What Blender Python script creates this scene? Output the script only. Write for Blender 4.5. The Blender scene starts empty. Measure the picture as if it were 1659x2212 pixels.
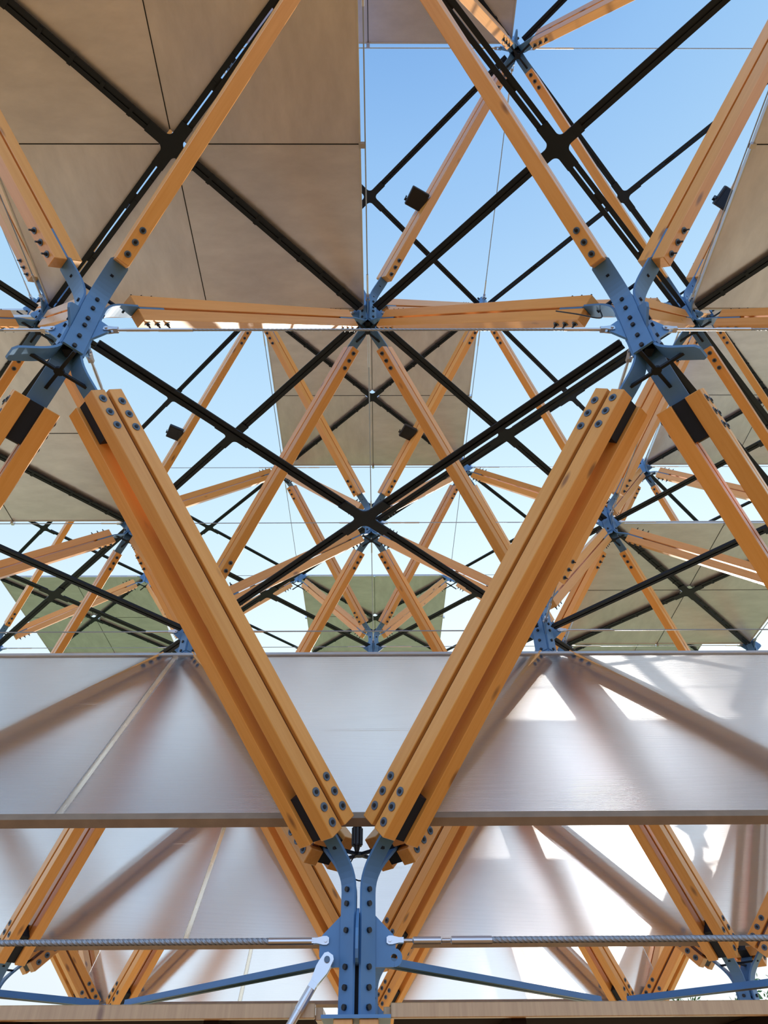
import bpy, bmesh, math, random
from mathutils import Vector, Matrix
random.seed(7)
SC = bpy.context.scene
COL = SC.collection

# ------------------------------------------------------------------ units
S = 2.8                       # one bay of the lattice, metres
CAMZ = 1.65                   # eye height
LZ = {1: -0.8560, 2: 0.0, 3: 0.8446, 4: 1.6862}      # levels in bays, relative to level 2
CX, CY, CZ = 0.53427, -0.70867, -1.07265
def zw(z): return (z - CZ) * S + CAMZ
def W(x, y, z): return Vector((x * S, y * S, zw(z)))   # bays -> metres

# ------------------------------------------------------------------ camera
PITCH, YAW, ROLL, FPX = 0.73027, 0.00882, -0.00864, 1500.03
fwd = Vector((math.sin(YAW) * math.cos(PITCH), math.cos(YAW) * math.cos(PITCH), math.sin(PITCH)))
rgt = Vector((math.cos(YAW), -math.sin(YAW), 0))
upv = rgt.cross(fwd)
r2 = rgt * math.cos(ROLL) + upv * math.sin(ROLL)
u2 = -rgt * math.sin(ROLL) + upv * math.cos(ROLL)
CAMLOC = W(CX, CY, CZ)
cam_d = bpy.data.cameras.new('camera')
cam = bpy.data.objects.new('camera', cam_d); COL.objects.link(cam)
m3 = Matrix((r2, u2, -fwd)).transposed()
cam.matrix_world = Matrix.Translation(CAMLOC) @ m3.to_4x4()
cam_d.sensor_fit = 'HORIZONTAL'; cam_d.sensor_width = 36.0
cam_d.lens = FPX * 36.0 / 1659.0
cam_d.clip_start = 0.05; cam_d.clip_end = 500
SC.camera = cam
def px(p):
    d = Vector(p) - CAMLOC; z = d.dot(fwd)
    if z < 0.15: return None
    return (829.5 + FPX * d.dot(r2) / z, 1106 - FPX * d.dot(u2) / z)
def seen(pts, m=6):
    for p in pts:
        q = px(p)
        if q and -m < q[0] < 1659 + m and -m < q[1] < 2212 + m: return True
    return False
def seen_line(a, b, m=6):
    return seen([Vector(a).lerp(Vector(b), i / 14) for i in range(15)], m)

# ------------------------------------------------------------------ light
SC.view_settings.view_transform = 'Standard'
SC.view_settings.look = 'None'
SC.view_settings.gamma = 1.0
SC.view_settings.use_curve_mapping = False
SC.view_settings.exposure = 0.0
SUN_AZ, SUN_EL = math.radians(18.0), math.radians(13.0)
SUN = Vector((math.sin(SUN_AZ) * math.cos(SUN_EL), math.cos(SUN_AZ) * math.cos(SUN_EL), math.sin(SUN_EL)))
sun_d = bpy.data.lights.new('sun', 'SUN'); sun_d.energy = 4.6; sun_d.angle = math.radians(0.6)
sun_d.color = (1.0, 0.90, 0.76)
sun = bpy.data.objects.new('sun', sun_d); COL.objects.link(sun)
sun.rotation_euler = (-SUN).to_track_quat('-Z', 'Y').to_euler()
sun.location = SUN * 60

world = bpy.data.worlds.new('sky'); SC.world = world; world.use_nodes = True
nt = world.node_tree; nt.nodes.clear()
def N(t, ty, **k):
    n = t.nodes.new(ty)
    for a, b in k.items():
        if a.startswith('i_'): n.inputs[a[2:]].default_value = b
        else: setattr(n, a, b)
    return n
tc = N(nt, 'ShaderNodeTexCoord')
nrm = N(nt, 'ShaderNodeVectorMath', operation='NORMALIZE'); nt.links.new(tc.outputs['Generated'], nrm.inputs[0])
sep = N(nt, 'ShaderNodeSeparateXYZ'); nt.links.new(nrm.outputs[0], sep.inputs[0])
ramp = N(nt, 'ShaderNodeValToRGB'); nt.links.new(sep.outputs['Z'], ramp.inputs[0])
stops = [(0.0, (0.72, 0.82, 0.88)), (0.16, (0.76, 0.87, 0.94)), (0.45, (0.74, 0.91, 1.0)), (0.66, (0.55, 0.79, 0.97)),
         (0.82, (0.41, 0.67, 0.94)), (0.93, (0.29, 0.54, 0.90)), (1.0, (0.17, 0.38, 0.78))]
el = ramp.color_ramp.elements
el[0].position = stops[0][0]; el[0].color = stops[0][1] + (1,)
el[1].position = stops[-1][0]; el[1].color = stops[-1][1] + (1,)
for p_, c_ in stops[1:-1]:
    e = el.new(p_); e.color = c_ + (1,)
dot = N(nt, 'ShaderNodeVectorMath', operation='DOT_PRODUCT'); nt.links.new(nrm.outputs[0], dot.inputs[0]); dot.inputs[1].default_value = SUN
mx = N(nt, 'ShaderNodeMath', operation='MAXIMUM'); nt.links.new(dot.outputs['Value'], mx.inputs[0]); mx.inputs[1].default_value = 0
pw = N(nt, 'ShaderNodeMath', operation='POWER'); nt.links.new(mx.outputs[0], pw.inputs[0]); pw.inputs[1].default_value = 4.5
gl = N(nt, 'ShaderNodeMixRGB', blend_type='ADD'); gl.inputs[0].default_value = 1.0
gs = N(nt, 'ShaderNodeMixRGB', blend_type='MULTIPLY'); gs.inputs[0].default_value = 1.0; gs.inputs[1].default_value = (0.34, 0.30, 0.25, 1)
nt.links.new(pw.outputs[0], gs.inputs[2])
# sky away from the sun boosted brighter and bluer, fill for timber sides
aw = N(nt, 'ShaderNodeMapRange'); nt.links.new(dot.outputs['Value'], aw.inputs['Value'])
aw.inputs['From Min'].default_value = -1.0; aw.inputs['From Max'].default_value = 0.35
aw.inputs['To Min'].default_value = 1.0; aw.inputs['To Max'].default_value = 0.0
backfill = N(nt, 'ShaderNodeMixRGB', blend_type='MULTIPLY'); backfill.inputs[2].default_value = (1.2, 1.38, 1.85, 1)
nt.links.new(aw.outputs[0], backfill.inputs[0]); nt.links.new(ramp.outputs[0], backfill.inputs[1])
nt.links.new(backfill.outputs[0], gl.inputs[1]); nt.links.new(gs.outputs[0], gl.inputs[2])
bg = N(nt, 'ShaderNodeBackground'); bg.inputs['Strength'].default_value = 1.0
nt.links.new(gl.outputs[0], bg.inputs['Color'])
wo = N(nt, 'ShaderNodeOutputWorld'); nt.links.new(bg.outputs[0], wo.inputs['Surface'])
try:
    SC.cycles.max_bounces = 10; SC.cycles.transmission_bounces = 8; SC.cycles.diffuse_bounces = 5
    SC.cycles.glossy_bounces = 4; SC.cycles.transparent_max_bounces = 8
    SC.cycles.sample_clamp_indirect = 6.0
    SC.cycles.use_denoising = True
except Exception: pass

# ------------------------------------------------------------------ materials
def mat(name):
    m = bpy.data.materials.new(name); m.use_nodes = True
    t = m.node_tree; b = t.nodes['Principled BSDF']
    return m, t, b
def wood(name, c1, c2, knot=(0.16, 0.05, 0.015)):
    m, t, b = mat(name)
    tc = N(t, 'ShaderNodeTexCoord'); oi = N(t, 'ShaderNodeObjectInfo')
    ad = N(t, 'ShaderNodeVectorMath', operation='ADD'); t.links.new(tc.outputs['Object'], ad.inputs[0])
    sc_ = N(t, 'ShaderNodeMath', operation='MULTIPLY'); sc_.inputs[1].default_value = 37.0; t.links.new(oi.outputs['Random'], sc_.inputs[0])
    t.links.new(sc_.outputs[0], ad.inputs[1])
    mp = N(t, 'ShaderNodeMapping'); mp.inputs['Scale'].default_value = (26, 26, 1.3); t.links.new(ad.outputs[0], mp.inputs[0])
    n1 = N(t, 'ShaderNodeTexNoise'); n1.inputs['Scale'].default_value = 2.2; n1.inputs['Detail'].default_value = 5; n1.inputs['Distortion'].default_value = 0.6
    t.links.new(mp.outputs[0], n1.inputs[0])
    r = N(t, 'ShaderNodeValToRGB'); r.color_ramp.elements[0].color = c1 + (1,); r.color_ramp.elements[1].color = c2 + (1,)
    r.color_ramp.elements[0].position = 0.3; r.color_ramp.elements[1].position = 0.72
    t.links.new(n1.outputs[0], r.inputs[0])
    mp2 = N(t, 'ShaderNodeMapping'); mp2.inputs['Scale'].default_value = (7, 7, 2.4); t.links.new(ad.outputs[0], mp2.inputs[0])
    v = N(t, 'ShaderNodeTexVoronoi'); v.inputs['Scale'].default_value = 1.0; t.links.new(mp2.outputs[0], v.inputs[0])
    kr = N(t, 'ShaderNodeValToRGB'); kr.color_ramp.elements[0].position = 0.05; kr.color_ramp.elements[0].color = (1, 1, 1, 1)
    kr.color_ramp.elements[1].position = 0.13; kr.color_ramp.elements[1].color = (0, 0, 0, 1)
    t.links.new(v.outputs['Distance'], kr.inputs[0])
    kf = N(t, 'ShaderNodeMath', operation='MULTIPLY'); kf.inputs[1].default_value = 0.75; t.links.new(kr.outputs[0], kf.inputs[0])
    mk = N(t, 'ShaderNodeMixRGB'); t.links.new(kf.outputs[0], mk.inputs[0]); t.links.new(r.outputs[0], mk.inputs[1]); mk.inputs[2].default_value = knot + (1,)
    vr = N(t, 'ShaderNodeMapRange'); t.links.new(oi.outputs['Random'], vr.inputs['Value']); vr.inputs['To Min'].default_value = 0.86; vr.inputs['To Max'].default_value = 1.1
    hs = N(t, 'ShaderNodeHueSaturation'); t.links.new(vr.outputs[0], hs.inputs['Value']); t.links.new(mk.outputs[0], hs.inputs['Color'])
    t.links.new(hs.outputs[0], b.inputs['Base Color'])
    b.inputs['Roughness'].default_value = 0.42
    b.inputs['Specular IOR Level'].default_value = 0.7; b.inputs['Coat Weight'].default_value = 0.35; b.inputs['Coat Roughness'].default_value = 0.25
    bp = N(t, 'ShaderNodeBump'); bp.inputs['Strength'].default_value = 0.08; bp.inputs['Distance'].default_value = 0.004
    t.links.new(n1.outputs[0], bp.inputs['Height']); t.links.new(bp.outputs[0], b.inputs['Normal'])
    return m
WOOD = wood('oiled_spruce', (0.77, 0.338, 0.060), (0.84, 0.40, 0.092))
DARKWOOD = wood('dark_stained_wood', (0.10, 0.030, 0.010), (0.16, 0.05, 0.018))  # dark colour stands in for shade inside the strut slots
PALEWOOD = wood('weathered_pine', (0.50, 0.29, 0.13), (0.62, 0.38, 0.18))
def paint(name, c, rough=0.45, metal=0.0, var=0.12, scale=9):
    m, t, b = mat(name)
    tc = N(t, 'ShaderNodeTexCoord')
    n1 = N(t, 'ShaderNodeTexNoise'); n1.inputs['Scale'].default_value = scale; n1.inputs['Detail'].default_value = 4
    t.links.new(tc.outputs['Object'], n1.inputs[0])
    mr = N(t, 'ShaderNodeMapRange'); t.links.new(n1.outputs[0], mr.inputs['Value']); mr.inputs['To Min'].default_value = 1 - var; mr.inputs['To Max'].default_value = 1 + var
    hs = N(t, 'ShaderNodeHueSaturation'); hs.inputs['Color'].default_value = c + (1,); t.links.new(mr.outputs[0], hs.inputs['Value'])
    t.links.new(hs.outputs[0], b.inputs['Base Color'])
    b.inputs['Roughness'].default_value = rough; b.inputs['Metallic'].default_value = metal
    return m
BLUE = paint('blue_painted_steel', (0.095, 0.23, 0.44), 0.42)
DARK = paint('dark_coated_steel', (0.013, 0.018, 0.028), 0.5)  # underside shade of blue-grey braces put into the colour; also dark fittings, seams
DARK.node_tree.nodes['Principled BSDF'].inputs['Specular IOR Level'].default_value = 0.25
BLACK = paint('black_plastic', (0.012, 0.012, 0.014), 0.4)
ZINC = paint('zinc_washer', (0.11, 0.16, 0.22), 0.45, 0.3)
STEEL = paint('stainless_steel', (0.62, 0.62, 0.64), 0.28, 0.9)
ROPE = paint('steel_rope', (0.33, 0.36, 0.40), 0.4, 0.7)
ALU = paint('aluminium_trim', (0.62, 0.63, 0.64), 0.4, 0.4)
RAIL = paint('weathered_rail', (0.30, 0.22, 0.15), 0.6, 0.0, 0.25, 14)
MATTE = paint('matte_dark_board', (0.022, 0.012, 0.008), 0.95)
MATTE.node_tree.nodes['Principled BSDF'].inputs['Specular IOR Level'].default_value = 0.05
GLASS = paint('lamp_glass', (0.008, 0.008, 0.01), 0.3)
def roof_mat():
    m, t, b = mat('brushed_roof_sheet')
    tc = N(t, 'ShaderNodeTexCoord')
    mp = N(t, 'ShaderNodeMapping'); mp.inputs['Rotation'].default_value = (0, 0, 0.5); mp.inputs['Scale'].default_value = (1.2, 3.0, 1.0)
    t.links.new(tc.outputs['Object'], mp.inputs[0])
    n1 = N(t, 'ShaderNodeTexNoise'); n1.inputs['Scale'].default_value = 1.6; n1.inputs['Detail'].default_value = 7; n1.inputs['Roughness'].default_value = 0.62
    t.links.new(mp.outputs[0], n1.inputs[0])
    r = N(t, 'ShaderNodeValToRGB'); r.color_ramp.elements[0].color = (0.60, 0.605, 0.70, 1); r.color_ramp.elements[1].color = (0.76, 0.765, 0.87, 1)
    r.color_ramp.elements[0].position = 0.32; r.color_ramp.elements[1].position = 0.7
    t.links.new(n1.outputs[0], r.inputs[0]); t.links.new(r.outputs[0], b.inputs['Base Color'])
    b.inputs['Roughness'].default_value = 0.34; b.inputs['Metallic'].default_value = 0.6
    return m
ROOF = roof_mat()
def poly_mat():
    m = bpy.data.materials.new('fluted_polycarbonate'); m.use_nodes = True
    t = m.node_tree; t.nodes.clear()
    tc = N(t, 'ShaderNodeTexCoord')
    wv = N(t, 'ShaderNodeTexWave', wave_type='BANDS', bands_direction='Y', wave_profile='SIN'); wv.inputs['Scale'].default_value = 0.314 / 0.0110
    t.links.new(tc.outputs['Object'], wv.inputs[0])
    bp = N(t, 'ShaderNodeBump'); bp.inputs['Strength'].default_value = 0.5; bp.inputs['Distance'].default_value = 0.002
    t.links.new(wv.outputs['Fac'], bp.inputs['Height'])
    mp = N(t, 'ShaderNodeMapping'); mp.inputs['Scale'].default_value = (1.5, 0.25, 1); t.links.new(tc.outputs['Object'], mp.inputs[0])
    n1 = N(t, 'ShaderNodeTexNoise'); n1.inputs['Scale'].default_value = 3; n1.inputs['Detail'].default_value = 5; t.links.new(mp.outputs[0], n1.inputs[0])
    g = N(t, 'ShaderNodeBsdfGlass', distribution='BECKMANN'); g.inputs['Color'].default_value = (0.925, 0.945, 0.99, 1)
    g.inputs['IOR'].default_value = 1.2
    rr = N(t, 'ShaderNodeMapRange'); t.links.new(n1.outputs[0], rr.inputs['Value']); rr.inputs['To Min'].default_value = 0.32; rr.inputs['To Max'].default_value = 0.46
    t.links.new(rr.outputs[0], g.inputs['Roughness']); t.links.new(bp.outputs[0], g.inputs['Normal'])
    tr = N(t, 'ShaderNodeBsdfTranslucent'); tr.inputs['Color'].default_value = (0.86, 0.86, 0.95, 1)
    # the walls between the flutes are milkier than the skins
    rb = N(t, 'ShaderNodeMapRange'); t.links.new(wv.outputs['Fac'], rb.inputs['Value'])
    rb.inputs['From Min'].default_value = 0.72; rb.inputs['From Max'].default_value = 1.0; rb.inputs['To Min'].default_value = 0.0; rb.inputs['To Max'].default_value = 0.04
    # a few long scratches and dirty flutes
    mp3 = N(t, 'ShaderNodeMapping'); mp3.inputs['Scale'].default_value = (0.55, 38, 1); t.links.new(tc.outputs['Object'], mp3.inputs[0])
    n3 = N(t, 'ShaderNodeTexNoise'); n3.inputs['Scale'].default_value = 1.0; n3.inputs['Detail'].default_value = 2; t.links.new(mp3.outputs[0], n3.inputs[0])
    r3 = N(t, 'ShaderNodeMapRange'); t.links.new(n3.outputs[0], r3.inputs['Value']); r3.inputs['From Min'].default_value = 0.72; r3.inputs['From Max'].default_value = 0.76; r3.inputs['To Max'].default_value = 0.4
    ma = N(t, 'ShaderNodeMath', operation='ADD'); t.links.new(rb.outputs[0], ma.inputs[0]); t.links.new(r3.outputs[0], ma.inputs[1])
    mi = N(t, 'ShaderNodeMixShader'); t.links.new(ma.outputs[0], mi.inputs[0])
    t.links.new(g.outputs[0], mi.inputs[1]); t.links.new(tr.outputs[0], mi.inputs[2])
    o = N(t, 'ShaderNodeOutputMaterial'); t.links.new(mi.outputs[0], o.inputs['Surface'])
    return m
POLY = poly_mat()
def strip_mat():
    m = bpy.data.materials.new('clear_plastic_strip'); m.use_nodes = True
    t = m.node_tree; t.nodes.clear()
    a = N(t, 'ShaderNodeBsdfTranslucent'); a.inputs['Color'].default_value = (1, 0.98, 0.94, 1)
    b = N(t, 'ShaderNodeBsdfPrincipled'); b.inputs['Base Color'].default_value = (1, 1, 1, 1); b.inputs['Transmission Weight'].default_value = 1.0; b.inputs['IOR'].default_value = 1.1
    n1 = N(t, 'ShaderNodeTexNoise'); n1.inputs['Scale'].default_value = 12
    mr = N(t, 'ShaderNodeMapRange'); t.links.new(n1.outputs[0], mr.inputs['Value']); mr.inputs['To Min'].default_value = 0.1; mr.inputs['To Max'].default_value = 0.35
    t.links.new(mr.outputs[0], b.inputs['Roughness'])
    mi = N(t, 'ShaderNodeMixShader'); mi.inputs[0].default_value = 0.7; t.links.new(a.outputs[0], mi.inputs[1]); t.links.new(b.outputs[0], mi.inputs[2])
    o = N(t, 'ShaderNodeOutputMaterial'); t.links.new(mi.outputs[0], o.inputs['Surface'])
    return m
STRIP = strip_mat()
def ground_mat():
    m, t, b = mat('bounce_paving_and_lawn')
    tc = N(t, 'ShaderNodeTexCoord')
    br = N(t, 'ShaderNodeTexBrick'); br.inputs['Scale'].default_value = 4.0
    br.inputs['Color1'].default_value = (0.53, 0.225, 0.03, 1); br.inputs['Color2'].default_value = (0.47, 0.195, 0.025, 1); br.inputs['Mortar'].default_value = (0.36, 0.24, 0.14, 1)  # unseen paving, orange pushed for warm bounce onto timber undersides
    t.links.new(tc.outputs['Object'], br.inputs[0])
    n1 = N(t, 'ShaderNodeTexNoise'); n1.inputs['Scale'].default_value = 30; t.links.new(tc.outputs['Object'], n1.inputs[0])
    gr = N(t, 'ShaderNodeValToRGB'); gr.color_ramp.elements[0].color = (0.115, 0.17, 0.035, 1); gr.color_ramp.elements[1].color = (0.22, 0.29, 0.07, 1)
    t.links.new(n1.outputs[0], gr.inputs[0])
    sp = N(t, 'ShaderNodeSeparateXYZ'); t.links.new(tc.outputs['Object'], sp.inputs[0])
    mr = N(t, 'ShaderNodeMapRange'); t.links.new(sp.outputs['Y'], mr.inputs['Value']); mr.inputs['From Min'].default_value = 12.0; mr.inputs['From Max'].default_value = 12.3
    cr = N(t, 'ShaderNodeMapRange'); t.links.new(sp.outputs['Y'], cr.inputs['Value']); cr.inputs['From Min'].default_value = 3.2; cr.inputs['From Max'].default_value = 3.3
    cm = N(t, 'ShaderNodeMixRGB'); t.links.new(cr.outputs[0], cm.inputs[0]); t.links.new(br.outputs[0], cm.inputs[1]); cm.inputs[2].default_value = (0.84, 0.62, 0.34, 1)  # pale unseen strip added to bounce light up to the roof panels
    mi = N(t, 'ShaderNodeMixRGB'); t.links.new(mr.outputs[0], mi.inputs[0]); t.links.new(cm.outputs[0], mi.inputs[1]); t.links.new(gr.outputs[0], mi.inputs[2])
    t.links.new(mi.outputs[0], b.inputs['Base Color']); b.inputs['Roughness'].default_value = 0.8
    return m
GROUND = ground_mat()
def leaf_mat():
    m, t, b = mat('green_leaves')
    b.inputs['Base Color'].default_value = (0.07, 0.16, 0.03, 1); b.inputs['Roughness'].default_value = 0.6
    return m
LEAF = leaf_mat()

# ------------------------------------------------------------------ mesh helpers
class MB:
    def __init__(s): s.bm = bmesh.new()
    def box(s, c, h, M=None):
        c = Vector(c); vs = []
        for sx in (-1, 1):
            for sy in (-1, 1):
                for sz in (-1, 1):
                    v = c + Vector((sx * h[0], sy * h[1], sz * h[2]))
                    vs.append(s.bm.verts.new(M @ v if M else v))
        for f in ((0, 1, 3, 2), (4, 6, 7, 5), (0, 4, 5, 1), (2, 3, 7, 6), (0, 2, 6, 4), (1, 5, 7, 3)):
            s.bm.faces.new([vs[i] for i in f])
        return s
    def cyl(s, a, b, r, n=12, r1=None):
        a = Vector(a); b = Vector(b); d = (b - a).normalized()
        x = d.orthogonal().normalized(); y = d.cross(x); r1 = r if r1 is None else r1
        A = [s.bm.verts.new(a + (x * math.cos(2 * math.pi * i / n) + y * math.sin(2 * math.pi * i / n)) * r) for i in range(n)]
        B = [s.bm.verts.new(b + (x * math.cos(2 * math.pi * i / n) + y * math.sin(2 * math.pi * i / n)) * r1) for i in range(n)]
        for i in range(n): s.bm.faces.new((A[i], A[(i + 1) % n], B[(i + 1) % n], B[i]))
        s.bm.faces.new(A[::-1]); s.bm.faces.new(B)
        return s
    def tube(s, pts, r, n=6):
        pts = [Vector(p) for p in pts]; rings = []
        ref = Vector((0.3, 0.2, 1)).normalized()
        for i, p in enumerate(pts):
            d = (pts[min(i + 1, len(pts) - 1)] - pts[max(i - 1, 0)]).normalized()
            x = d.cross(ref).normalized(); y = d.cross(x)
            rings.append([s.bm.verts.new(p + (x * math.cos(2 * math.pi * k / n) + y * math.sin(2 * math.pi * k / n)) * r) for k in range(n)])
        for i in range(len(rings) - 1):
            for k in range(n): s.bm.faces.new((rings[i][k], rings[i][(k + 1) % n], rings[i + 1][(k + 1) % n], rings[i + 1][k]))
        s.bm.faces.new(rings[0][::-1]); s.bm.faces.new(rings[-1])
        return s
    def prism(s, poly, t, M=None):
        # polygon in local XZ extruded +-t along local Y
        A = []; B = []
        for (x, z) in poly:
            for L, y in ((A, -t), (B, t)):
                v = Vector((x, y, z)); L.append(s.bm.verts.new(M @ v if M else v))
        n = len(poly)
        for i in range(n): s.bm.faces.new((A[i], A[(i + 1) % n], B[(i + 1) % n], B[i]))
        s.bm.faces.new(A[::-1]); s.bm.faces.new(B)
        return s
    def strip(s, path, t):
        # path: (r, z, halfwidth) in the XZ plane, flat bar of thickness t, width along Y
        P = [Vector((a, 0, b)) for a, b, c in path]; rings = []
        for i, (a, b, hw) in enumerate(path):
            d = (P[min(i + 1, len(P) - 1)] - P[max(i - 1, 0)]).normalized()
            nn = Vector((d.z, 0, -d.x)) * (t / 2)
            rings.append([s.bm.verts.new(P[i] + nn * sg + Vector((0, yy, 0))) for sg, yy in ((1, -hw), (1, hw), (-1, hw), (-1, -hw))])
        for i in range(len(rings) - 1):
            for k in range(4): s.bm.faces.new((rings[i][k], rings[i][(k + 1) % 4], rings[i + 1][(k + 1) % 4], rings[i + 1][k]))
        s.bm.faces.new(rings[0][::-1]); s.bm.faces.new(rings[-1])
        return s
    def mesh(s, name, m, bevel=0.0):
        if bevel: bmesh.ops.bevel(s.bm, geom=s.bm.edges[:], offset=bevel, segments=1, affect='EDGES')
        bmesh.ops.recalc_face_normals(s.bm, faces=s.bm.faces[:])
        me = bpy.data.meshes.new(name); s.bm.to_mesh(me); s.bm.free(); me.materials.append(m)
        return me
def link(name, me, parent=None, M=None):
    o = bpy.data.objects.new(name, me); COL.objects.link(o)
    if parent is not None: o.parent = parent
    if M is not None: o.matrix_basis = M
    return o
LABELS = {}
def tag(o, label, cat, group=None):
    k = label.lower(); LABELS.setdefault(k, []).append(o.name)
    o['label'] = label; o['category'] = cat
    if group: o['group'] = group
    return o
def thing(name, label, cat, M=None, group=None):
    o = bpy.data.objects.new(name, None); COL.objects.link(o); o.empty_display_size = 0.1
    if M is not None: o.matrix_basis = M
    return tag(o, label, cat, group)
def T(*a): return Matrix.Translation(Vector(a))
RZ = lambda a: Matrix.Rotation(a, 4, 'Z')

# ------------------------------------------------------------------ ground
g = MB(); g.box((1.5, 8, -0.05), (60, 70, 0.05))
go = link('ground', g.mesh('ground', GROUND)); go['kind'] = 'structure'; go['label'] = 'warm brick paving with lawn beyond'

# ------------------------------------------------------------------ joint (node) names
NAMES = {
 (1, .5, .5): 'the front blue post', (1, .5, 1.5): 'the second post', (1, -.5, 1.5): 'the bottom left post',
 (1, 1.5, 1.5): 'the bottom right post', (1, -.5, 2.5): 'the distant left post', (1, .5, 2.5): 'the distant middle post', (1, 1.5, 2.5): 'the distant right post',
 (1, -.5, .5): 'past the left edge', (1, 1.5, .5): 'past the right edge',
 (2, 0, 0): 'the big left joint', (2, 1, 0): 'the big right joint', (2, 0, 1): 'the left roof-top joint', (2, 1, 1): 'the right roof-top joint',
 (2, -1, 0): 'the far left side', (2, 2, 0): 'the far right side', (2, -1, 1): 'the left frame edge', (2, 2, 1): 'the right frame edge',
 (2, 0, 2): 'the veiled left joint', (2, 1, 2): 'the veiled right joint', (2, -1, 2): 'the veiled far-left joint', (2, 2, 2): 'the veiled far-right joint',
 (2, 0, 3): 'the rearmost veiled left joint', (2, 1, 3): 'the rearmost veiled right joint', (2, -1, 3): 'the rearmost veiled outer-left joint', (2, 2, 3): 'the rearmost veiled outer-right joint',
 (1, -.5, 3.5): 'the rearmost left post', (1, .5, 3.5): 'the rearmost middle post', (1, 1.5, 3.5): 'the rearmost right post',
 (3, .5, .5): 'the upper centre joint', (3, -.5, .5): 'the upper left joint', (3, 1.5, .5): 'the upper right joint',
 (3, .5, -.5): 'the top edge', (3, -.5, -.5): 'the top left corner', (3, 1.5, -.5): 'the top right corner',
 (3, .5, 1.5): 'the central joint', (3, -.5, 1.5): 'the mid-left joint', (3, 1.5, 1.5): 'the mid-right joint',
 (3, .5, 2.5): 'the low centre joint', (3, -.5, 2.5): 'the low left joint', (3, 1.5, 2.5): 'the low right joint', (3, -1.5, 2.5): 'the low far-left joint', (3, 2.5, 2.5): 'the low far-right joint',
 (3, -1.5, 1.5): 'the left margin', (3, 2.5, 1.5): 'the right margin',
 (4, 1, 0): 'the topmost joint', (4, 0, 0): 'the joint behind the big panel', (4, -1, 0): 'the upper-left beyond', (4, 2, 0): 'the upper-right beyond',
 (4, 1, 1): 'the high right-centre joint', (4, 0, 1): 'the high left-centre joint', (4, -1, 1): 'the high far-left joint', (4, 2, 1): 'the high far-right joint',
 (4, 0, 2): 'the small panel left corner', (4, 1, 2): 'the small panel right corner', (4, -1, 2): 'the back left joint', (4, 2, 2): 'the back right joint',
 (4, -2, 2): 'the back beyond the left', (4, 3, 2): 'the back beyond the right',
 (4, 0, 3): 'the rear left-centre joint', (4, 1, 3): 'the rear right-centre joint', (4, -1, 3): 'the rear left joint', (4, 2, 3): 'the rear right joint',
 (4, -2, 3): 'the rear far-left joint', (4, 3, 3): 'the rear far-right joint',
}
def nm(n): return NAMES.get(n, 'joint %s %s %s' % n)
HC = {1: 0.14, 2: 0.14, 3: 0.115, 4: 0.10}     # half length of the steel core, in bays
TT = 0.05
HAVE = set(NAMES)

# ------------------------------------------------------------------ timber struts
Q = 0.075                    # square timber
SLOT, GAP = 0.014, 0.07
MESH = {}
def simple(k, f):
    if k not in MESH: MESH[k] = f()
    return MESH[k]
def timber_mesh(L):
    k = ('timber', round(L, 3))
    if k not in MESH:
        b = MB(); b.box((0, 0, L / 2), (Q / 2, Q / 2, L / 2)); MESH[k] = b.mesh('timber', WOOD, 0.003)
    return MESH[k]
def lathe(prof, n):
    b = MB(); R_ = []
    for (r, z) in prof: R_.append([b.bm.verts.new((r * math.cos(2 * math.pi * i / n), r * math.sin(2 * math.pi * i / n), z)) for i in range(n)])
    for k in range(len(R_) - 1):
        for i in range(n): b.bm.faces.new((R_[k][i], R_[k][(i + 1) % n], R_[k + 1][(i + 1) % n], R_[k + 1][i]))
    b.bm.faces.new(R_[0][::-1]); b.bm.faces.new(R_[-1])
    return b
def bolt_mesh(half, stud):
    k = ('bolt', half, stud)
    if k not in MESH:
        h = half; wr = 0.0175 if stud else 0.0195; e0 = 0.0139 if stud else 0.0075
        MESH[k] = lathe([(wr, -h - .004), (wr, -h + .002), (.007, -h + .002), (.007, h - .002), (wr, h - .002), (wr, h + .004)], 16).mesh('washer', ZINC)
        e = 0.032 if stud else 0.0085
        MESH[k + ('h',)] = lathe([(.005, -h - e), (.005, -h - e0), (.0095, -h - e0), (.0095, -h - .003), (.0045, -h - .003), (.0045, h + .003), (.0095, h + .003), (.0095, h + e0), (.005, h + e0), (.005, h + e)], 8).mesh('bolt', BLACK)
    return MESH[k], MESH[k + ('h',)]
def frame(a, b):
    z = (b - a).normalized(); x = z.cross(Vector((0, 0, 1))).normalized(); y = x.cross(z)
    # local x horizontal, local y up-ish, local z along the axis
    R = Matrix((x, y, z)).transposed()
    if R.determinant() < 0: R = Matrix((-x, y, z)).transposed()
    return T(*a) @ R.to_4x4(), (b - a).length
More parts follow.
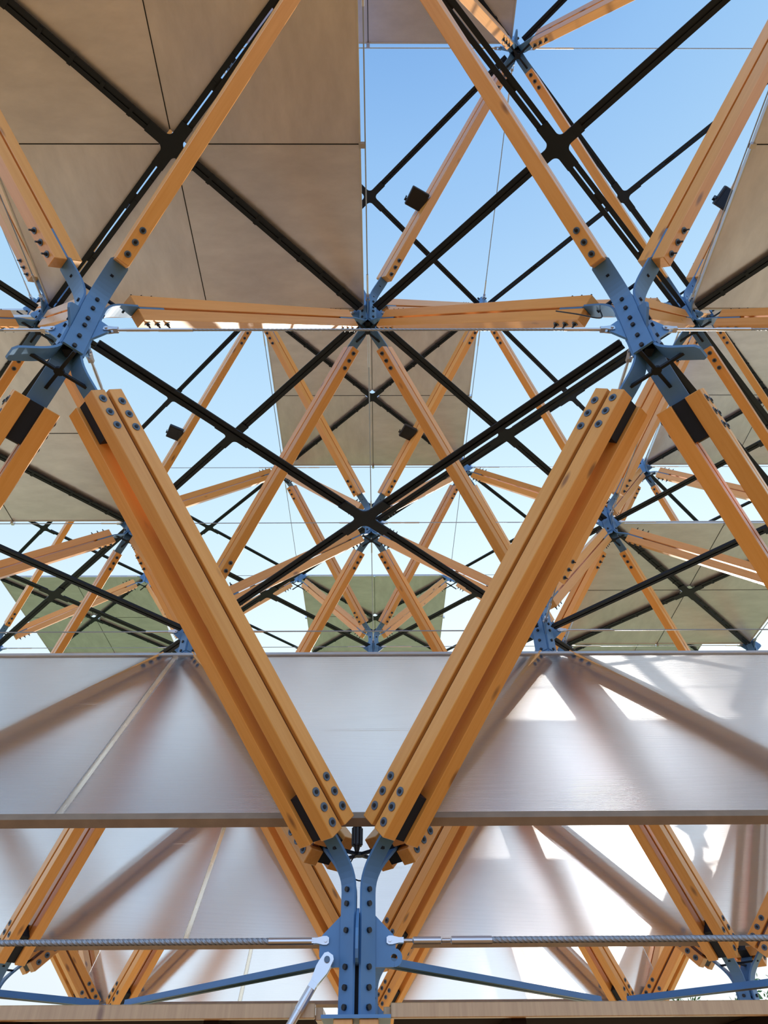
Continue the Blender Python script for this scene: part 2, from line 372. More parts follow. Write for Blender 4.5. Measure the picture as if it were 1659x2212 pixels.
def strut(lo, up):
    l1, x1, y1 = lo; l2, x2, y2 = up
    sx, sy = (1 if x2 > x1 else -1), (1 if y2 > y1 else -1)
    a = W(x1 + sx * TT, y1 + sy * TT, LZ[l1] + HC[l1])
    b = W(x2 - sx * TT, y2 - sy * TT, LZ[l2] - HC[l2])
    if not seen_line(a, b): return
    M, L = frame(a, b)
    quad = (l1 == 1)
    lab = ('four-ply strut from %s up to %s' if quad else 'two-ply strut from %s up to %s') % (nm(lo), nm(up))
    r = thing('timber_strut', lab, 'beam', M, 'diagonal timber struts of level %d' % l1)
    d = (M.translation - CAMLOC).length
    me = timber_mesh(L)
    if quad:
        SL = 0.022
        for ix in (-1, 1):
            for iy in (-1, 1): link('timber', me, r, T(ix * (Q + GAP) / 2, iy * (Q + SL) / 2, 0))
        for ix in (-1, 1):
            link('spacer_lath', simple(('lath', round(L, 3)), lambda: MB().box((0, 0, L / 2), (0.016, SL / 2, L / 2 - 0.03)).mesh('spacer_lath', DARKWOOD)), r, T(ix * (Q + GAP) / 2, 0, 0))  # added dark lath, gives the open slot its deep shade
        for zz in (0.0, L - 0.21):
            link('steel_insert', simple('insert', lambda: MB().box((0, 0, 0.105), (GAP / 2 - 0.001, 0.066, 0.103)).mesh('steel_insert', DARK)), r, T(0, 0, zz))
        wm, hm = bolt_mesh(round((2 * Q + GAP) / 2, 4), False)
        if d < 11:
            for iy in (-1, 1):
                for e in (0, 1):
                    for k in range(3):
                        zz = 0.05 + 0.072 * k + (0.02 if iy > 0 else 0.0)
                        if e: zz = L - zz
                        B = T(0, iy * (Q + SL) / 2, zz) @ Matrix.Rotation(math.pi / 2, 4, 'Y')
                        o = link('bolt', hm, r, B); link('washer', wm, o)
    else:
        for iy in (-1, 1): link('timber', me, r, T(0, iy * (Q + SLOT) / 2, 0))
        wm, hm = bolt_mesh(round((2 * Q + SLOT) / 2, 4), True)
        if d < 13:
            for e in (0, 1):
                for k in range(3):
                    zz = 0.05 + 0.074 * k
                    if e: zz = L - zz
                    o = link('bolt', hm, r, T(0, 0, zz) @ Matrix.Rotation(math.pi / 2, 4, 'X')); link('washer', wm, o)
    return r
STRUTS = []
for n in sorted(HAVE):
    if n[0] == 4: continue
    for dx in (-.5, .5):
        for dy in (-.5, .5):
            u = (n[0] + 1, n[1] + dx, n[2] + dy)
            u = tuple(int(v) if float(v).is_integer() else v for v in u)
            if u in HAVE: STRUTS.append((n, u)); strut(n, u)

# ------------------------------------------------------------------ steel joints
def plate_path(l, up, l_other, hw, r0):
    # flat bar in (r, z): along the core, bends out, runs into the strut slot
    hc = HC[l] * S; re = TT * S * math.sqrt(2)
    dz = (abs(LZ[l_other] - LZ[l]) - HC[l] - HC[l_other]) * S
    dr = (0.5 - 2 * TT) * S * math.sqrt(2)
    L = math.hypot(dr, dz); dr /= L; dz /= L
    c0 = hc * 0.46
    p0 = Vector((r0, c0)); p3 = Vector((re, hc)); p1 = Vector((r0, c0 + 0.09)); p2 = p3 - Vector((dr, dz)) * 0.09
    pts = [(r0, -0.262 if l == 1 else -hc * 0.55, hw), (r0, c0 * 0.5, hw)]
    for i in range(11):
        t = i / 10; q = p0 * (1 - t) ** 3 + p1 * 3 * t * (1 - t) ** 2 + p2 * 3 * t * t * (1 - t) + p3 * t ** 3
        pts.append((q.x, q.y, hw))
    e = p3 + Vector((dr, dz)) * 0.02
    pts.append((e.x, e.y, 0.034)); e = p3 + Vector((dr, dz)) * 0.20; pts.append((e.x, e.y, 0.034))
    if not up: pts = [(a, -b, c) for a, b, c in pts]
    return pts
def gusset_mesh(big):
    k = ('gusset', big)
    if k not in MESH:
        b = MB()
        poly = [(0.028, 0.10), (0.06, 0.10), (0.145, 0.02), (0.155, -0.005), (0.145, -0.025), (0.06, -0.10), (0.028, -0.10)]
        if big: poly = [(0.028, 0.11), (0.055, 0.11), (0.15, 0.02), (0.16, -0.01), (0.16, -0.055), (0.145, -0.085), (0.12, -0.095), (0.028, -0.095)]
        b.prism(poly, 0.006); MESH[k] = b.mesh('gusset', BLUE)
    return MESH[k]
def eye_gusset():
    poly = [(0.028, 0.11), (0.055, 0.11), (0.15, 0.02), (0.16, -0.005), (0.158, -0.03)]
    c = Vector((0.152, -0.062)); R_ = 0.034
    for i in range(9):
        a = math.radians(62 - i * 152 / 8); poly.append((c.x + R_ * math.cos(a), c.y + R_ * math.sin(a)))
    lip = (c.x + 0.0, c.y - R_)
    poly[-1] = lip
    hole = [(c.x + 0.014 * math.cos(math.radians(-90 + k * 30)), c.y + 0.014 * math.sin(math.radians(-90 + k * 30))) for k in range(13)]
    poly += hole + [(lip[0] - 0.001, lip[1])]
    poly += [(0.12, -0.096), (0.028, -0.096)]
    return MB().prism(poly, 0.006).mesh('gusset', BLUE)
def spider_mesh(rr):
    k = ('spider', round(rr, 3))
    if k not in MESH:
        b = MB()
        for a in (0, 1):
            R = RZ(math.pi / 4 + a * math.pi / 2); b.box((0, 0, 0), (rr, 0.008, 0.006), R)
        b.cyl((0, 0, -0.007), (0, 0, 0.007), 0.024, 12)
        MESH[k] = b.mesh('bracket', DARK)
    return MESH[k]
CONN = {}
for a, b in STRUTS:
    CONN.setdefault(a, set()).add(b); CONN.setdefault(b, set()).add(a)
def joint(n):
    l, x, y = n; c = W(x, y, LZ[l])
    if not seen([c + Vector((dx, 0, dz)) for dx in (-.2, 0, .2) for dz in (-.4, 0, .4)], 0): return
    near = (c - CAMLOC).length
    nick = nm(n)
    what = {1: 'blue steel post head with bent flat bars', 2: 'blue steel joint of bent flat bars', 3: 'blue steel joint of bent flat bars', 4: 'blue steel joint of bent flat bars'}[l]
    JL = {
     (1, .5, .5): 'blue steel post at bottom centre with two curved flat bars', (1, .5, 1.5): 'blue steel post partly hidden behind the front centre post',
     (1, 1.5, 1.5): 'blue steel post at the bottom right corner below timber ends', (1, -.5, 1.5): 'blue steel post at the bottom left corner below timber ends',
     (2, 0, 0): 'large blue steel joint at left with tilted front bar', (2, 1, 0): 'large blue steel joint at right with tilted front bar',
     (3, .5, .5): 'dark blue joint at upper centre below the big panel corner', (4, 1, 0): 'dark joint near the top edge where four braces meet'}
    lab = JL.get(n, 'blue steel joint of bent flat bars, %s' % nick.replace('the ', '', 1))
    r = thing('steel_joint', lab, 'joint', T(*c), 'bolted steel joints')
    hw = 0.05 if l == 2 else 0.041
    for sx in (-1, 1):
        for sy in (-1, 1):
            ang = math.atan2(sy, sx)
            for up in (True, False):
                lo = l + (1 if up else -1)
                if lo == 5: continue
                if lo == 0 or (l == 1 and not up):
                    continue
                key = ('plate', l, up)
                me = simple(key, lambda: MB().strip(plate_path(l, up, lo, hw, 0.058 if up else 0.045), 0.012).mesh('flat_bar', BLUE))
                u = tuple(int(v) if float(v).is_integer() else v for v in (lo, x + sx * .5, y + sy * .5))
                if u not in CONN.get(n, ()) :
                    if l == 2 and not up and sy < 0 and sx * (x - .5) < 0: continue      # no free stub on the inner front side
                    if near > 9: continue
                    me = simple(('stub', l, up), lambda: MB().strip(plate_path(l, up, lo, hw, 0.058 if up else 0.045)[:-1], 0.012).mesh('flat_bar', BLUE))
                link('flat_bar', me, r, RZ(ang))
    hc = HC[l] * S
    link('core', simple(('core', l), lambda: (MB().box((0, 0, -0.09), (0.02, 0.02, 0.17)) if l == 1 else MB().box((0, 0, 0), (0.022, 0.022, hc * 0.5))).mesh('core', DARK)), r)
    for k in range(4):
        link('gusset', simple('eye', eye_gusset) if (n == (1, .5, .5) and k == 0) else gusset_mesh(l == 1), r, RZ(k * math.pi / 2))
    if l > 1: link('bracket', spider_mesh(0.155), r, T(0, 0, -hc * 0.86))
    if l < 4: link('bracket', spider_mesh(0.155), r, T(0, 0, hc * 0.86))
    if near < 11:
        bm_ = simple('corebolt', lambda: MB().cyl((0.05, 0, 0), (0.075, 0, 0), 0.011, 8).mesh('bolt', BLACK))
        zs = (-0.20, -0.12, -0.03, 0.03, 0.12, 0.2) if near < 7 else (-0.14, 0.14)
        if l == 1: zs = (-0.235, -0.17, -0.10, 0.03, 0.13, 0.185) if near < 7 else (-.12, .12)
        for k in range(4):
            for z in zs: link('bolt', bm_, r, RZ(math.pi / 4 + k * math.pi / 2) @ T(0, 0, z))
    return r
for n in sorted(HAVE): joint(n)

# ------------------------------------------------------------------ flat cross braces
PANELS3 = {(0, 0), (2, 0), (-1, 1), (2, 2)}
PANELS4 = {(.5, -.5), (.5, 1.5), (2.5, 1.5), (.5, 3.5), (-1.5, 3.5), (2.5, 3.5), (-1.5, 1.5)}
ARM0 = 0.10
SLOTTED = {(3, 0, 0): (1, 3), (3, 1, 0): (0, 2), (3, 1, 1): (1, 3), (3, 2, 2): (0,), (4, 1.5, .5): (1, 3)}
def arm_mesh(panel, M_=None, slotted=False, wf=1.0):
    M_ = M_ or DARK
    def f():
        L = S * math.sqrt(.5); b = MB(); a0, a1 = ARM0, L - 0.11
        for sg in (-1, 1):
            b.box(((a0 + a1) / 2, sg * (0.006 + 0.0165 * wf), 0), ((a1 - a0) / 2, 0.0165 * wf, 0.004))
            b.box(((a0 + a1) / 2, sg * 0.0085, 0.014), ((a1 - a0) / 2, 0.0025, 0.015))
        if not slotted: b.box(((a0 + a1) / 2, 0, 0.014), ((a1 - a0) / 2, 0.0065, 0.009))
        for k in range(1, 8):
            xx = a0 + (a1 - a0) * k / 8
            if panel: b.box((xx, 0, -0.004), (0.013, 0.042 * max(wf, .85) if k % 2 else 0.03 * wf, 0.004)) if not slotted else b.box((xx, 0.026, -0.004), (0.013, 0.016, 0.004))
            if slotted and k in (3, 6): b.box((xx, 0, 0.014), (0.05, 0.0065, 0.009))
        return b.mesh('brace_arm', M_)
    return simple(('arm', panel, M_.name, slotted, wf), f)
def hub_mesh(M_, wf=1.0):
    def f():
        b = MB(); out = []
        w, l, rr = 0.043 * wf, 0.20, 0.042
        # rounded cross outline
        for q in range(4):
            a = q * math.pi / 2; ca, sa = math.cos(a), math.sin(a)
            loc = [(l, -w), (l, w)]
            for i in range(7):
                t = math.pi * 1.5 - i * (math.pi / 2) / 6
                cx = w + rr; loc.append((cx + rr * math.cos(t), cx + rr * math.sin(t)))
            for (u, v) in loc: out.append((u * ca - v * sa, u * sa + v * ca))
        A = [b.bm.verts.new((u, v, -0.014)) for u, v in out]; B = [b.bm.verts.new((u, v, -0.0045)) for u, v in out]
        n = len(out)
        for i in range(n): b.bm.faces.new((A[i], A[(i + 1) % n], B[(i + 1) % n], B[i]))
        b.bm.faces.new(A[::-1]); b.bm.faces.new(B)
        return b.mesh('hub_plate', M_)
    return simple(('hub', M_.name, wf), f)
XL = {
 (2, .5, .5): 'big dark steel cross brace spanning between the four main joints',
 (2, -.5, .5): 'dark cross brace whose arm slopes down to the left roof-top joint',
 (2, 1.5, .5): 'grey cross brace whose arm slopes down to the right roof-top joint',
 (3, 0, 0): 'black cross brace under the big beige panel at top left',
 (3, 1, 0): 'black cross brace against blue sky at upper right',
 (3, 2, 0): 'black cross brace under the beige panel at right edge',
 (3, -1, 0): 'black brace arm at far left edge against blue sky',
 (3, 0, 1): 'dark cross brace left of centre behind the long timber strut',
 (3, 1, 1): 'dark cross brace right of centre with slotted twin rails',
 (4, .5, .5): 'thin black cross brace beside the big panel at upper centre',
 (4, 1.5, .5): 'thin black cross brace high at right beyond the orange strut',
 (4, .5, 1.5): 'grey cross brace under the small beige panel at centre',
 (1, 1, 1): 'blue-grey brace running low from front post to bottom right',
 (1, 0, 1): 'blue-grey brace running low from front post to bottom left',
}
def area(n):
    q = px(W(n[1], n[2], LZ[n[0]])); u, v = q if q else (829, 0)
    h = 'far left' if u < 250 else 'left' if u < 640 else 'centre' if u < 1000 else 'right' if u < 1400 else 'far right'
    v_ = 'top' if v < 260 else 'upper' if v < 700 else 'middle' if v < 1100 else 'lower middle' if v < 1390 else 'low, behind plastic,' if v < 2000 else 'bottom'
    return v_, h
def cross(l, x, y):
    c = W(x, y, LZ[l])
    h = S / 2 - 0.1
    pts = []
    ends = [c + Vector((sx * h, sy * h, 0)) for sx in (-1, 1) for sy in (-1, 1)]
    if not any(seen_line(c, e) for e in ends): return
    lv = {1: 'first', 2: 'second', 3: 'third', 4: 'top'}[l]
    v_, h_ = area((l, x, y))
    panel = (x, y) in (PANELS3 if l == 3 else PANELS4 if l == 4 else ())
    lab = XL.get((l, x, y), 'dark flat steel cross brace of the %s level, %s %s' % (lv, v_, h_))
    r = thing('cross_brace', lab, 'brace', T(*(c - Vector((0, 0, 0.07 if l == 1 else 0.02)))), 'flat steel cross braces')
    for k in range(4):
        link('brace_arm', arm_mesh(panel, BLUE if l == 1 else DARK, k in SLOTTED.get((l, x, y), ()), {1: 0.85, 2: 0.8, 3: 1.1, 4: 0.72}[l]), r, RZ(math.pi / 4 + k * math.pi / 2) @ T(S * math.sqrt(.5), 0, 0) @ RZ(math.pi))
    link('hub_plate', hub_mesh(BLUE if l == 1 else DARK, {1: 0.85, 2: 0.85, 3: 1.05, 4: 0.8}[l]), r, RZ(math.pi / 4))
for x in (-1, 0, 1, 2):
    for y in (1, 2): 
        if x in (0, 1): cross(1, x, y)
for x in (-.5, .5, 1.5):
    for y in (.5, 1.5): cross(2, x, y)
for x in (-1, 0, 1, 2):
    for y in (0, 1, 2): cross(3, x, y)
for x in (-1.5, -.5, .5, 1.5, 2.5):
    for y in (-.5, .5, 1.5, 2.5, 3.5): cross(4, x, y)

# ------------------------------------------------------------------ beige roof panels
PL = {
 (3, 0, 0): 'big beige square roof panel filling the top left', (3, 2, 0): 'warm beige roof panel cut by the right edge, upper',
 (3, -1, 1): 'brownish roof panel at left edge behind the timber V', (3, 2, 2): 'olive beige roof panel low at right behind struts',
 (4, .5, -.5): 'grey beige roof panel at the top edge, centre', (4, .5, 1.5): 'small bright beige roof panel at centre of the photo',
 (4, 2.5, 1.5): 'pale beige roof panel at right edge, middle height', (4, .5, 3.5): 'small olive roof panel low at centre behind struts',
 (4, -1.5, 3.5): 'dark green tinted roof panel low at left', (4, 2.5, 3.5): 'greenish roof panel strip just above plastic at right',
 (4, -1.5, 1.5): 'thin pale roof panel edge at far left beside the upper left joint'}
def panel(l, x, y):
    c = W(x, y, LZ[l]); h = S / 2 - 0.045
    if not any(seen_line(c, c + Vector((sx * h, sy * h, 0))) for sx in (-1, 1) for sy in (-1, 1)): return
    r = thing('roof_panel', PL[(l, x, y)], 'roof panel', T(*(c + Vector((0, 0, 0.024)))), 'beige roof panels')
    def half(diag):
        def f():
            b = MB(); g_ = 0.003; c_ = 0.098; q = 0.010
            polys = ([(c_, g_), (h, g_), (h, h - q), (c_ / 2 + q / 2, c_ / 2 - q / 2)], [(g_, c_), (c_ / 2 - q / 2, c_ / 2 + q / 2), (h - q, h), (g_, h)]) if diag else ([(c_, g_), (h, g_), (h, h), (g_, h), (g_, c_)],)
            for poly in polys:
                A = [b.bm.verts.new((u, v, -0.012)) for u, v in poly]; B = [b.bm.verts.new((u, v, 0.012)) for u, v in poly]; n = len(poly)
                for i in range(n): b.bm.faces.new((A[i], A[(i + 1) % n], B[(i + 1) % n], B[i]))
                b.bm.faces.new(A[::-1]); b.bm.faces.new(B)
            return b.mesh('panel_sheet', ROOF)
        return simple(('sheet', diag), f)
    slit = {(3, 0, 0): (1, 3), (3, 2, 2): (0,)}.get((l, x, y), ())
    for k in range(4):
        link('panel_sheet', half(k in slit), r, RZ(k * math.pi / 2))
    for k in range(4):
        link('seam_strip', simple('seam', lambda: MB().box(((h + 0.1) / 2, 0, -0.013), ((h - 0.1) / 2, 0.0035, 0.0015)).mesh('seam_strip', DARK)), r, RZ(k * math.pi / 2))
    ed = simple('paneledge', lambda: MB().box((0, h + 0.006, 0), (h, 0.006, 0.020)).mesh('edge_trim', ALU))
    ct = simple('panelclip', lambda: MB().box((0, h + 0.02, -0.03), (0.016, 0.022, 0.022)).mesh('clamp', STEEL))
    for k in range(4):
        link('edge_trim', ed, r, RZ(k * math.pi / 2)); link('clamp', ct, r, RZ(k * math.pi / 2))
for x, y in sorted(PANELS3): panel(3, x, y)
for x, y in sorted(PANELS4): panel(4, x, y)

# ------------------------------------------------------------------ tension cables
def cable(n1, n2, rad, lab, near):
    l = n1[0]; a = W(n1[1], n1[2], LZ[l]); b = W(n2[1], n2[2], LZ[l])
    if not seen_line(a, b): return
    d = (b - a).normalized(); L = (b - a).length
    ang = math.atan2(d.y, d.x)
    r = thing('tension_cable', lab, 'cable', T(*(a + Vector((0, 0, 0.0)))) @ RZ(ang), 'horizontal tension cables')
    e = 0.135
    def rope():
        m = MB()
        if near:                        # laid rope: one lobed section twisted along its length
            n = int(L / 0.012); nv = 18; prev = None; xa, xb = e + 0.42, L - e - 0.2
            for i in range(n + 1):
                x_ = xa + (xb - xa) * i / n; tw = x_ / 0.13 * 2 * math.pi
                ring = []
                for k in range(nv):
                    a_ = 2 * math.pi * k / nv; rr_ = rad * (0.88 + 0.14 * abs(math.cos(3 * a_)))
                    ring.append(m.bm.verts.new((x_, rr_ * math.cos(a_ + tw), rr_ * math.sin(a_ + tw))))
                if prev:
                    for k in range(nv): m.bm.faces.new((prev[k], prev[(k + 1) % nv], ring[(k + 1) % nv], ring[k]))
                prev = ring
        else: m.cyl((e + .3, 0, 0), (L - e - .15, 0, 0), rad, 8)
        return m.mesh('rope', ROPE)
    link('rope', simple(('rope', rad, near), rope), r)
    def fork():
        m = MB()
        for sy in (-1, 1):
            m.prism([(-0.014, 0.010), (-0.005, 0.016), (0.010, 0.016), (0.042, 0.009), (0.042, -0.009), (0.010, -0.016), (-0.005, -0.016), (-0.014, -0.010)], 0.003, T(0, sy * 0.0105, 0))
        m.box((0.046, 0, 0), (0.012, 0.0132, 0.010))
        m.cyl((0, -0.019, 0), (0, 0.019, 0), 0.0075, 10)
        return m.mesh('fork', STEEL)
    fm = simple('fork', fork)
    link('fork', fm, r, T(e, 0, 0)); link('fork', fm, r, T(L - e, 0, 0) @ RZ(math.pi))
    rs = max(rad * 1.12, .0085)
    def sleeve(): return MB().cyl((L - e - 0.05, 0, 0), (L - e - 0.24, 0, 0), rs, 12).mesh('sleeve', STEEL)
    link('sleeve', simple(('sleeve', rad), sleeve), r)
    def turn():
        prof = [(.0075, e + .05), (.0075, e + .095), (rs, e + .10), (rs, e + .215), (.0075, e + .22), (.0075, e + .255), (rs * 1.08, e + .26), (rs * 1.08, e + .43)]
        b = lathe(prof, 14); R_ = Matrix.Rotation(math.pi / 2, 4, 'Y')
        bmesh.ops.transform(b.bm, matrix=R_, verts=b.bm.verts[:])
        return b.mesh('turnbuckle', STEEL)
    link('turnbuckle', simple(('turn', rad), turn), r)
    return r
CABLES = [((2, 0, 0), (2, 1, 0), 'taut steel cable spanning the photo between both big joints'),
 ((2, -1, 0), (2, 0, 0), 'taut steel cable from big left joint to the left edge'),
 ((2, 1, 0), (2, 2, 0), 'taut steel cable from big right joint to the right edge'),
 ((1, -.5, .5), (1, .5, .5), 'thick steel cable from front post to the left edge, low'),
 ((1, .5, .5), (1, 1.5, .5), 'thick steel cable from front post to the right edge, low')]
for a, b, lab in CABLES: cable(a, b, 0.0125 if a[0] == 1 else 0.0065, lab, True)
CABSET = {(a, b) for a, b, _ in CABLES}
for n in sorted(HAVE):
    for dx, dy in ((1, 0), (0, 1)):
        m = (n[0], n[1] + dx, n[2] + dy)
        if m in HAVE and (n, m) not in CABSET and n[0] > 1:
            way = 'crosswise' if dx else 'lengthwise'
            cable(n, m, 0.005, 'thin %s steel cable from %s to %s' % (way, nm(n), nm(m)), False)

# ------------------------------------------------------------------ translucent fluted roof slopes
PY0, PZ0, PY1, PZ1 = 0.902, -0.138, 0.480, -0.686      # top and bottom edge of the first slope (bays)
XR = [(-0.95, 1.95), (-0.95, 1.95), (-0.62, 1.62)]
ORD = ['front', 'second', 'third']
for k in range(3):
    X0, X1 = XR[k]
    t0 = W(0, PY0 + k, PZ0); b0 = W(0, PY1 + k, PZ1 - (0.02 if k == 2 else 0.0))
    v = (t0 - b0); H = v.length; v.normalize(); nn = Vector((1, 0, 0)).cross(v)
    R = Matrix((Vector((1, 0, 0)), v, nn)).transposed().to_4x4()
    for (xa, xb, side) in ((X0, 0.0, 'left'), (0.0, X1, 'right')):
        L = (xb - xa) * S - 0.020
        M = T(*(b0 + Vector((xa * S + (0.0 if side == 'left' else 0.020) + L / 2, 0, 0)))) @ R
        b = MB(); b.box((0, H / 2, 0), (L / 2, H / 2, 0.008))
        o = link('polycarbonate_sheet', b.mesh('polycarbonate_sheet', POLY), None, M)
        tag(o, '%s translucent fluted plastic roof sheet of the %s slope' % ('narrow left-hand' if side == 'left' else 'wide right-hand', ORD[k]), 'plastic sheet', 'fluted plastic roof sheets')
    Mx = lambda x_: T(*(b0 + Vector((x_ * S, 0, 0)))) @ R
    xm, Lx = (X0 + X1) / 2, (X1 - X0) * S / 2
    b = MB(); b.box((0, 0, 0), (Lx, 0.012, 0.022)); b.box((0, 0.02, 0.018), (Lx, 0.012, 0.004))
    o = link('edge_rail', b.mesh('edge_rail', RAIL), None, Mx(xm) @ T(0, -0.014, 0))
    tag(o, 'long brown rail along the lower edge of the %s plastic slope' % ORD[k], 'rail', 'rails under the plastic slopes')
    b = MB(); b.box((0, 0, 0), (Lx, 0.020, 0.016))
    o = link('ridge_flashing', b.mesh('ridge_flashing', ALU), None, Mx(xm) @ T(0, H + 0.02, 0))
    tag(o, 'grey metal flashing along the top of the %s plastic slope' % ORD[k], 'flashing', 'flashings over the plastic slopes')
    b = MB(); b.box((0, H / 2, 0), (0.0195, H / 2 - 0.002, 0.0025)); b.box((-0.019, H / 2, -0.008), (0.0015, H / 2 - 0.002, 0.006)); b.box((0.019, H / 2, -0.008), (0.0015, H / 2 - 0.002, 0.006))
    o = link('joint_strip', b.mesh('joint_strip', STRIP), None, Mx(0))
    tag(o, 'pale joint strip between the two sheets of the %s plastic slope' % ORD[k], 'strip', 'joint strips of the plastic slopes')

# ------------------------------------------------------------------ diagonal rod of the front post
P = W(.5, .5, LZ[1])
a = P + Vector((-0.125, -0.02, -0.075)); b = P + Vector((-1.42, -0.30, -2.2))
d = (b - a).normalized()
R = Matrix((d, d.cross(Vector((0, 1, 0))).normalized().cross(d).normalized(), d.cross(Vector((0, 1, 0))).normalized())).transposed().to_4x4()
r = thing('brace_rod', 'thick silver rod with big fork end at the front post', 'rod', T(*a) @ R)
m = MB()
for sy in (-1, 1):
    m.prism([(-0.026, 0.012), (-0.015, 0.023), (0.02, 0.026), (0.04, 0.026), (0.09, 0.016), (0.09, -0.016), (0.04, -0.026), (0.02, -0.026), (-0.015, -0.023), (-0.026, -0.012)], 0.006, T(0, sy * 0.014, 0))
m.box((0.092, 0, 0), (0.022, 0.0195, 0.0155))
link('fork', m.mesh('fork', STEEL), r)
m = MB(); m.cyl((0, -0.027, 0), (0, 0.027, 0), 0.012, 14); link('pin', m.mesh('pin', ZINC), r)
m = MB(); m.cyl((0.10, 0, 0), (0.20, 0, 0), 0.0185, 14); link('sleeve', m.mesh('sleeve', STEEL), r)
m = MB(); m.cyl((0.19, 0, 0), ((b - a).length, 0, 0), 0.0165, 14); link('rod', m.mesh('rod', STEEL), r)

# ------------------------------------------------------------------ timber columns under the posts
COLN = {(.5, .5): 'timber column foot block below the front blue post', (.5, 1.5): 'timber column hidden behind the front centre column',
        (-.5, 1.5): 'timber column under the post at bottom left', (1.5, 1.5): 'timber column under the post at bottom right'}
for (x, y), lab in COLN.items():
    c = W(x, y, LZ[1]); top = c.z - 0.275
    r = thing('timber_column', lab, 'column', T(c.x, c.y, 0))
    for sx in (-1, 1):
        for sy in (-1, 1):
            link('post_timber', simple(('col', round(top, 3)), lambda: MB().box((0, 0, top / 2), (0.037, 0.037, top / 2)).mesh('post_timber', WOOD, 0.003)), r, T(sx * 0.05, sy * 0.05, 0))
    link('cap_plate', simple('cap', lambda: MB().box((0, 0, 0), (0.135, 0.10, 0.006)).mesh('cap_plate', BLUE)), r, T(0, 0, top + 0.006))

# ------------------------------------------------------------------ timber canopies at the bottom edge
for (xa, xb, lab) in ((-1.25, P.x - 0.165, 'pale timber canopy edge along the bottom left of the photo'), (P.x + 0.135, 4.6, 'pale timber canopy edge along the bottom right of the photo')):
    yf = P.y - 0.02; zt = P.z - 0.217
    r = thing('canopy', lab, 'canopy', T((xa + xb) / 2, yf, zt)); Lx = (xb - xa) / 2
    link('front_board', MB().box((0, 0.02, -0.025), (Lx, 0.02, 0.025)).mesh('front_board', PALEWOOD, 0.003), r)
    link('end_board', MB().box((0, 0, 0), (0.014, 0.10, 0.022)).mesh('end_board', PALEWOOD, 0.002), r, T((Lx + 0.014) * (1 if xa < P.x - 1 else -1), 0.15, -0.03))
    link('deck', MB().box((0, 0.64, -0.02), (Lx - 0.02, 0.60, 0.012)).mesh('deck', MATTE), r)
    nb = 3
    for k in range(nb):
        link('bracket', simple('canb', lambda: MB().box((0, 0, 0), (0.03, 0.28, 0.02)).mesh('bracket', MATTE)), r, T(-Lx + 2 * Lx * (k + .5) / nb, 0.33, -0.055))

# ------------------------------------------------------------------ lamps
def flood(n4, n3, t, lab):
    sx, sy = (1 if n4[1] > n3[1] else -1), (1 if n4[2] > n3[2] else -1)
    a = W(n3[1] + sx * TT, n3[2] + sy * TT, LZ[3] + HC[3]); b = W(n4[1] - sx * TT, n4[2] - sy * TT, LZ[4] - HC[4])
    c = a.lerp(b, t)
    ax = (b - a).normalized(); side = Vector((-1, -1, 0)).normalized()
    up_ = Vector((ax.y * 0 + 0, 0, 1))
    r = thing('floodlight', lab, 'lamp', T(*(c + side * 0.11)) , 'floodlights clamped to the struts')
    R = RZ(math.radians(28)) @ Matrix.Rotation(math.radians(-14), 4, 'X') @ Matrix.Rotation(math.radians(6), 4, 'Y')
    link('housing', simple('flood_h', lambda: MB().box((0, 0, 0), (0.085, 0.085, 0.022)).mesh('housing', BLACK, 0.006)), r, R)
    link('lens', simple('flood_g', lambda: MB().box((0, 0, -0.023), (0.068, 0.068, 0.002)).mesh('lens', GLASS)), r, R)
    link('yoke', simple('flood_y', lambda: MB().box((0.0, 0.05, 0.03), (0.1, 0.012, 0.004)).box((0.096, 0.03, 0.012), (0.004, 0.012, 0.024)).box((-0.096, 0.03, 0.012), (0.004, 0.012, 0.024)).mesh('yoke', BLACK)), r, R)
flood((4, 1, 0), (3, .5, .5), 0.34, 'black square floodlight on the strut beside the big panel')
flood((4, 2, 0), (3, 1.5, .5), 0.34, 'black square floodlight beside the panel at upper right')
flood((4, 0, 1), (3, -.5, 1.5), 0.34, 'black square floodlight on the thin strut at left')
flood((4, 1, 1), (3, .5, 1.5), 0.34, 'black square floodlight against the small central beige panel')
pl = thing('spotlight', 'small black ribbed lamp between the timber ends at front post', 'lamp', T(*(P + Vector((-0.01, -0.03, 0.40)))))
m = MB(); m.cyl((0, 0, -0.035), (0, 0, 0.045), 0.022, 18)
for k in range(9):
    A = 2 * math.pi * k / 9; m.box((0.023 * math.cos(A), 0.023 * math.sin(A), 0.005), (0.003, 0.003, 0.036))
link('housing', m.mesh('housing', BLACK), pl)
link('cap', MB().cyl((0, 0, 0.045), (0, 0, 0.058), 0.022, 18, 0.012).mesh('cap', BLACK), pl)
link('gland', MB().cyl((0, 0, -0.06), (0, 0, -0.035), 0.009, 12, 0.016).mesh('gland', BLACK), pl)

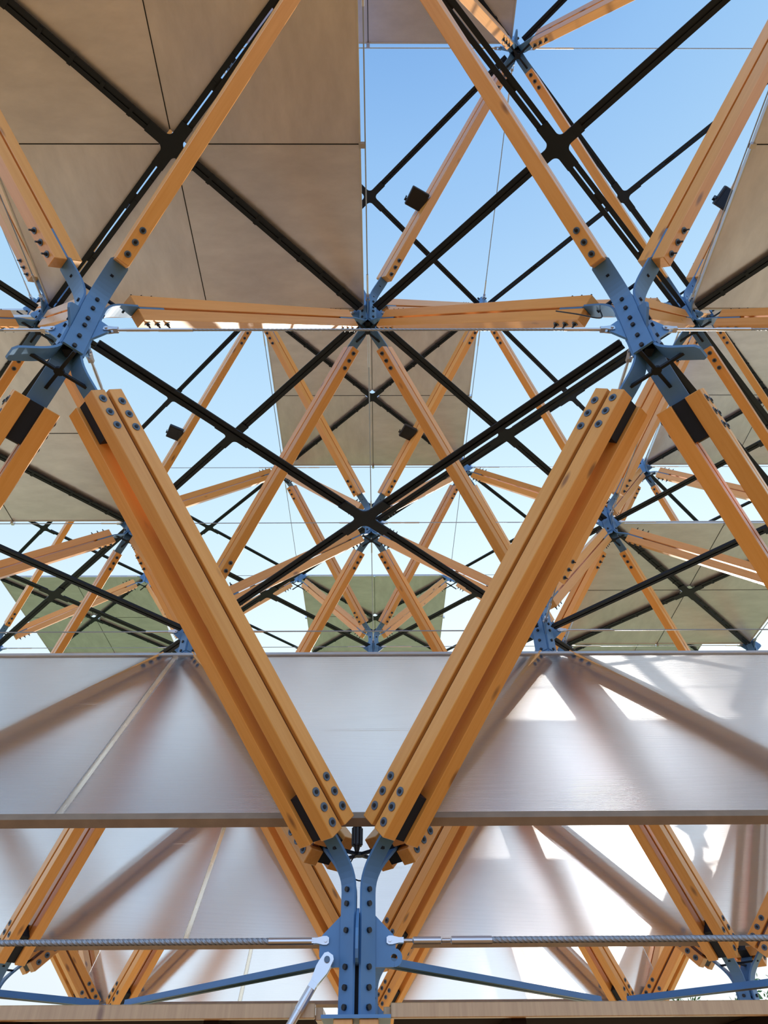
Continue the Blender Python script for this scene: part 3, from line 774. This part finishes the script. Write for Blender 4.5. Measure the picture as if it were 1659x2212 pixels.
# ------------------------------------------------------------------ loose electric wires
def wire(lab, pts, rad=0.004):
    P_ = [Vector(p) for p in pts]; out = []
    for i in range(len(P_) - 1):
        p0 = P_[max(i - 1, 0)]; p1 = P_[i]; p2 = P_[i + 1]; p3 = P_[min(i + 2, len(P_) - 1)]
        for k in range(8):
            t = k / 8
            out.append(0.5 * ((2 * p1) + (p2 - p0) * t + (2 * p0 - 5 * p1 + 4 * p2 - p3) * t * t + (3 * p1 - p0 - 3 * p2 + p3) * t ** 3))
    out.append(P_[-1])
    tag(link('wire', MB().tube(out, rad, 6).mesh('wire', BLACK)), lab, 'wire')
B_ = W(1, 0, 0); A_ = W(0, 0, 0)
wire('thin dark wire looping above the big right joint', [B_ + Vector(v) for v in ((-0.33, 0.12, 0.36), (-0.26, 0.05, 0.22), (-0.13, 0.06, 0.20), (-0.08, 0.12, 0.42), (0.04, 0.14, 0.44), (0.08, 0.12, 0.30))])
wire('thin dark wire looping from the big left joint to timber end', [A_ + Vector(v) for v in ((0.06, 0.075, 0.28), (0.07, 0.10, 0.36), (0.09, 0.15, 0.46), (0.15, 0.20, 0.475), (0.19, 0.20, 0.455))])
wire('thin black wire sagging below the ribbed lamp', [P + Vector(v) for v in ((-0.01, -0.03, 0.34), (-0.05, -0.01, 0.27), (0.0, 0.0, 0.23), (0.06, 0.0, 0.25))], 0.003)

# ------------------------------------------------------------------ trees far behind on the right
def tree(x, y, h, lab):
    r = thing('tree', lab, 'tree', T(x, y, 0)); rnd = random.Random(int(x * 100))
    m = MB(); m.cyl((0, 0, 0), (0, 0, h * 0.7), 0.12, 8, 0.05); link('trunk', m.mesh('trunk', RAIL), r)
    m = MB()
    for i in range(1500):
        u = rnd.random() ** .4
        th, ph = rnd.uniform(0, 2 * math.pi), math.acos(rnd.uniform(-1, 1))
        c = Vector((math.sin(ph) * math.cos(th) * u * h * .34, math.sin(ph) * math.sin(th) * u * h * .34, h * .72 + math.cos(ph) * u * h * .28))
        d1 = Vector((rnd.gauss(0, 1), rnd.gauss(0, 1), rnd.gauss(0, 1))).normalized(); d2 = d1.orthogonal().normalized()
        s_ = rnd.uniform(0.06, 0.12)
        vs = [m.bm.verts.new(c + d1 * s_), m.bm.verts.new(c + d2 * s_ * .4), m.bm.verts.new(c - d1 * s_), m.bm.verts.new(c - d2 * s_ * .4)]
        m.bm.faces.new(vs)
    link('foliage', m.mesh('foliage', LEAF), r)
tree(9.2, 19.6, 4.25, 'green tree tip peeking over the bottom right canopy')
tree(13.2, 23.0, 5.2, 'green tree at the bottom right corner beside the post')

bpy.context.view_layer.update()
dups = {k: v for k, v in LABELS.items() if len(v) > 1}
print('OBJECTS', len(bpy.data.objects), 'TOP', sum(1 for o in bpy.data.objects if not o.parent), 'DUPLABELS', len(dups))
for k, v in dups.items(): print('  dup', k, v)
for k in LABELS:
    n_ = len(k.split())
    if n_ > 16 or n_ < 4: print('  words', n_, k)
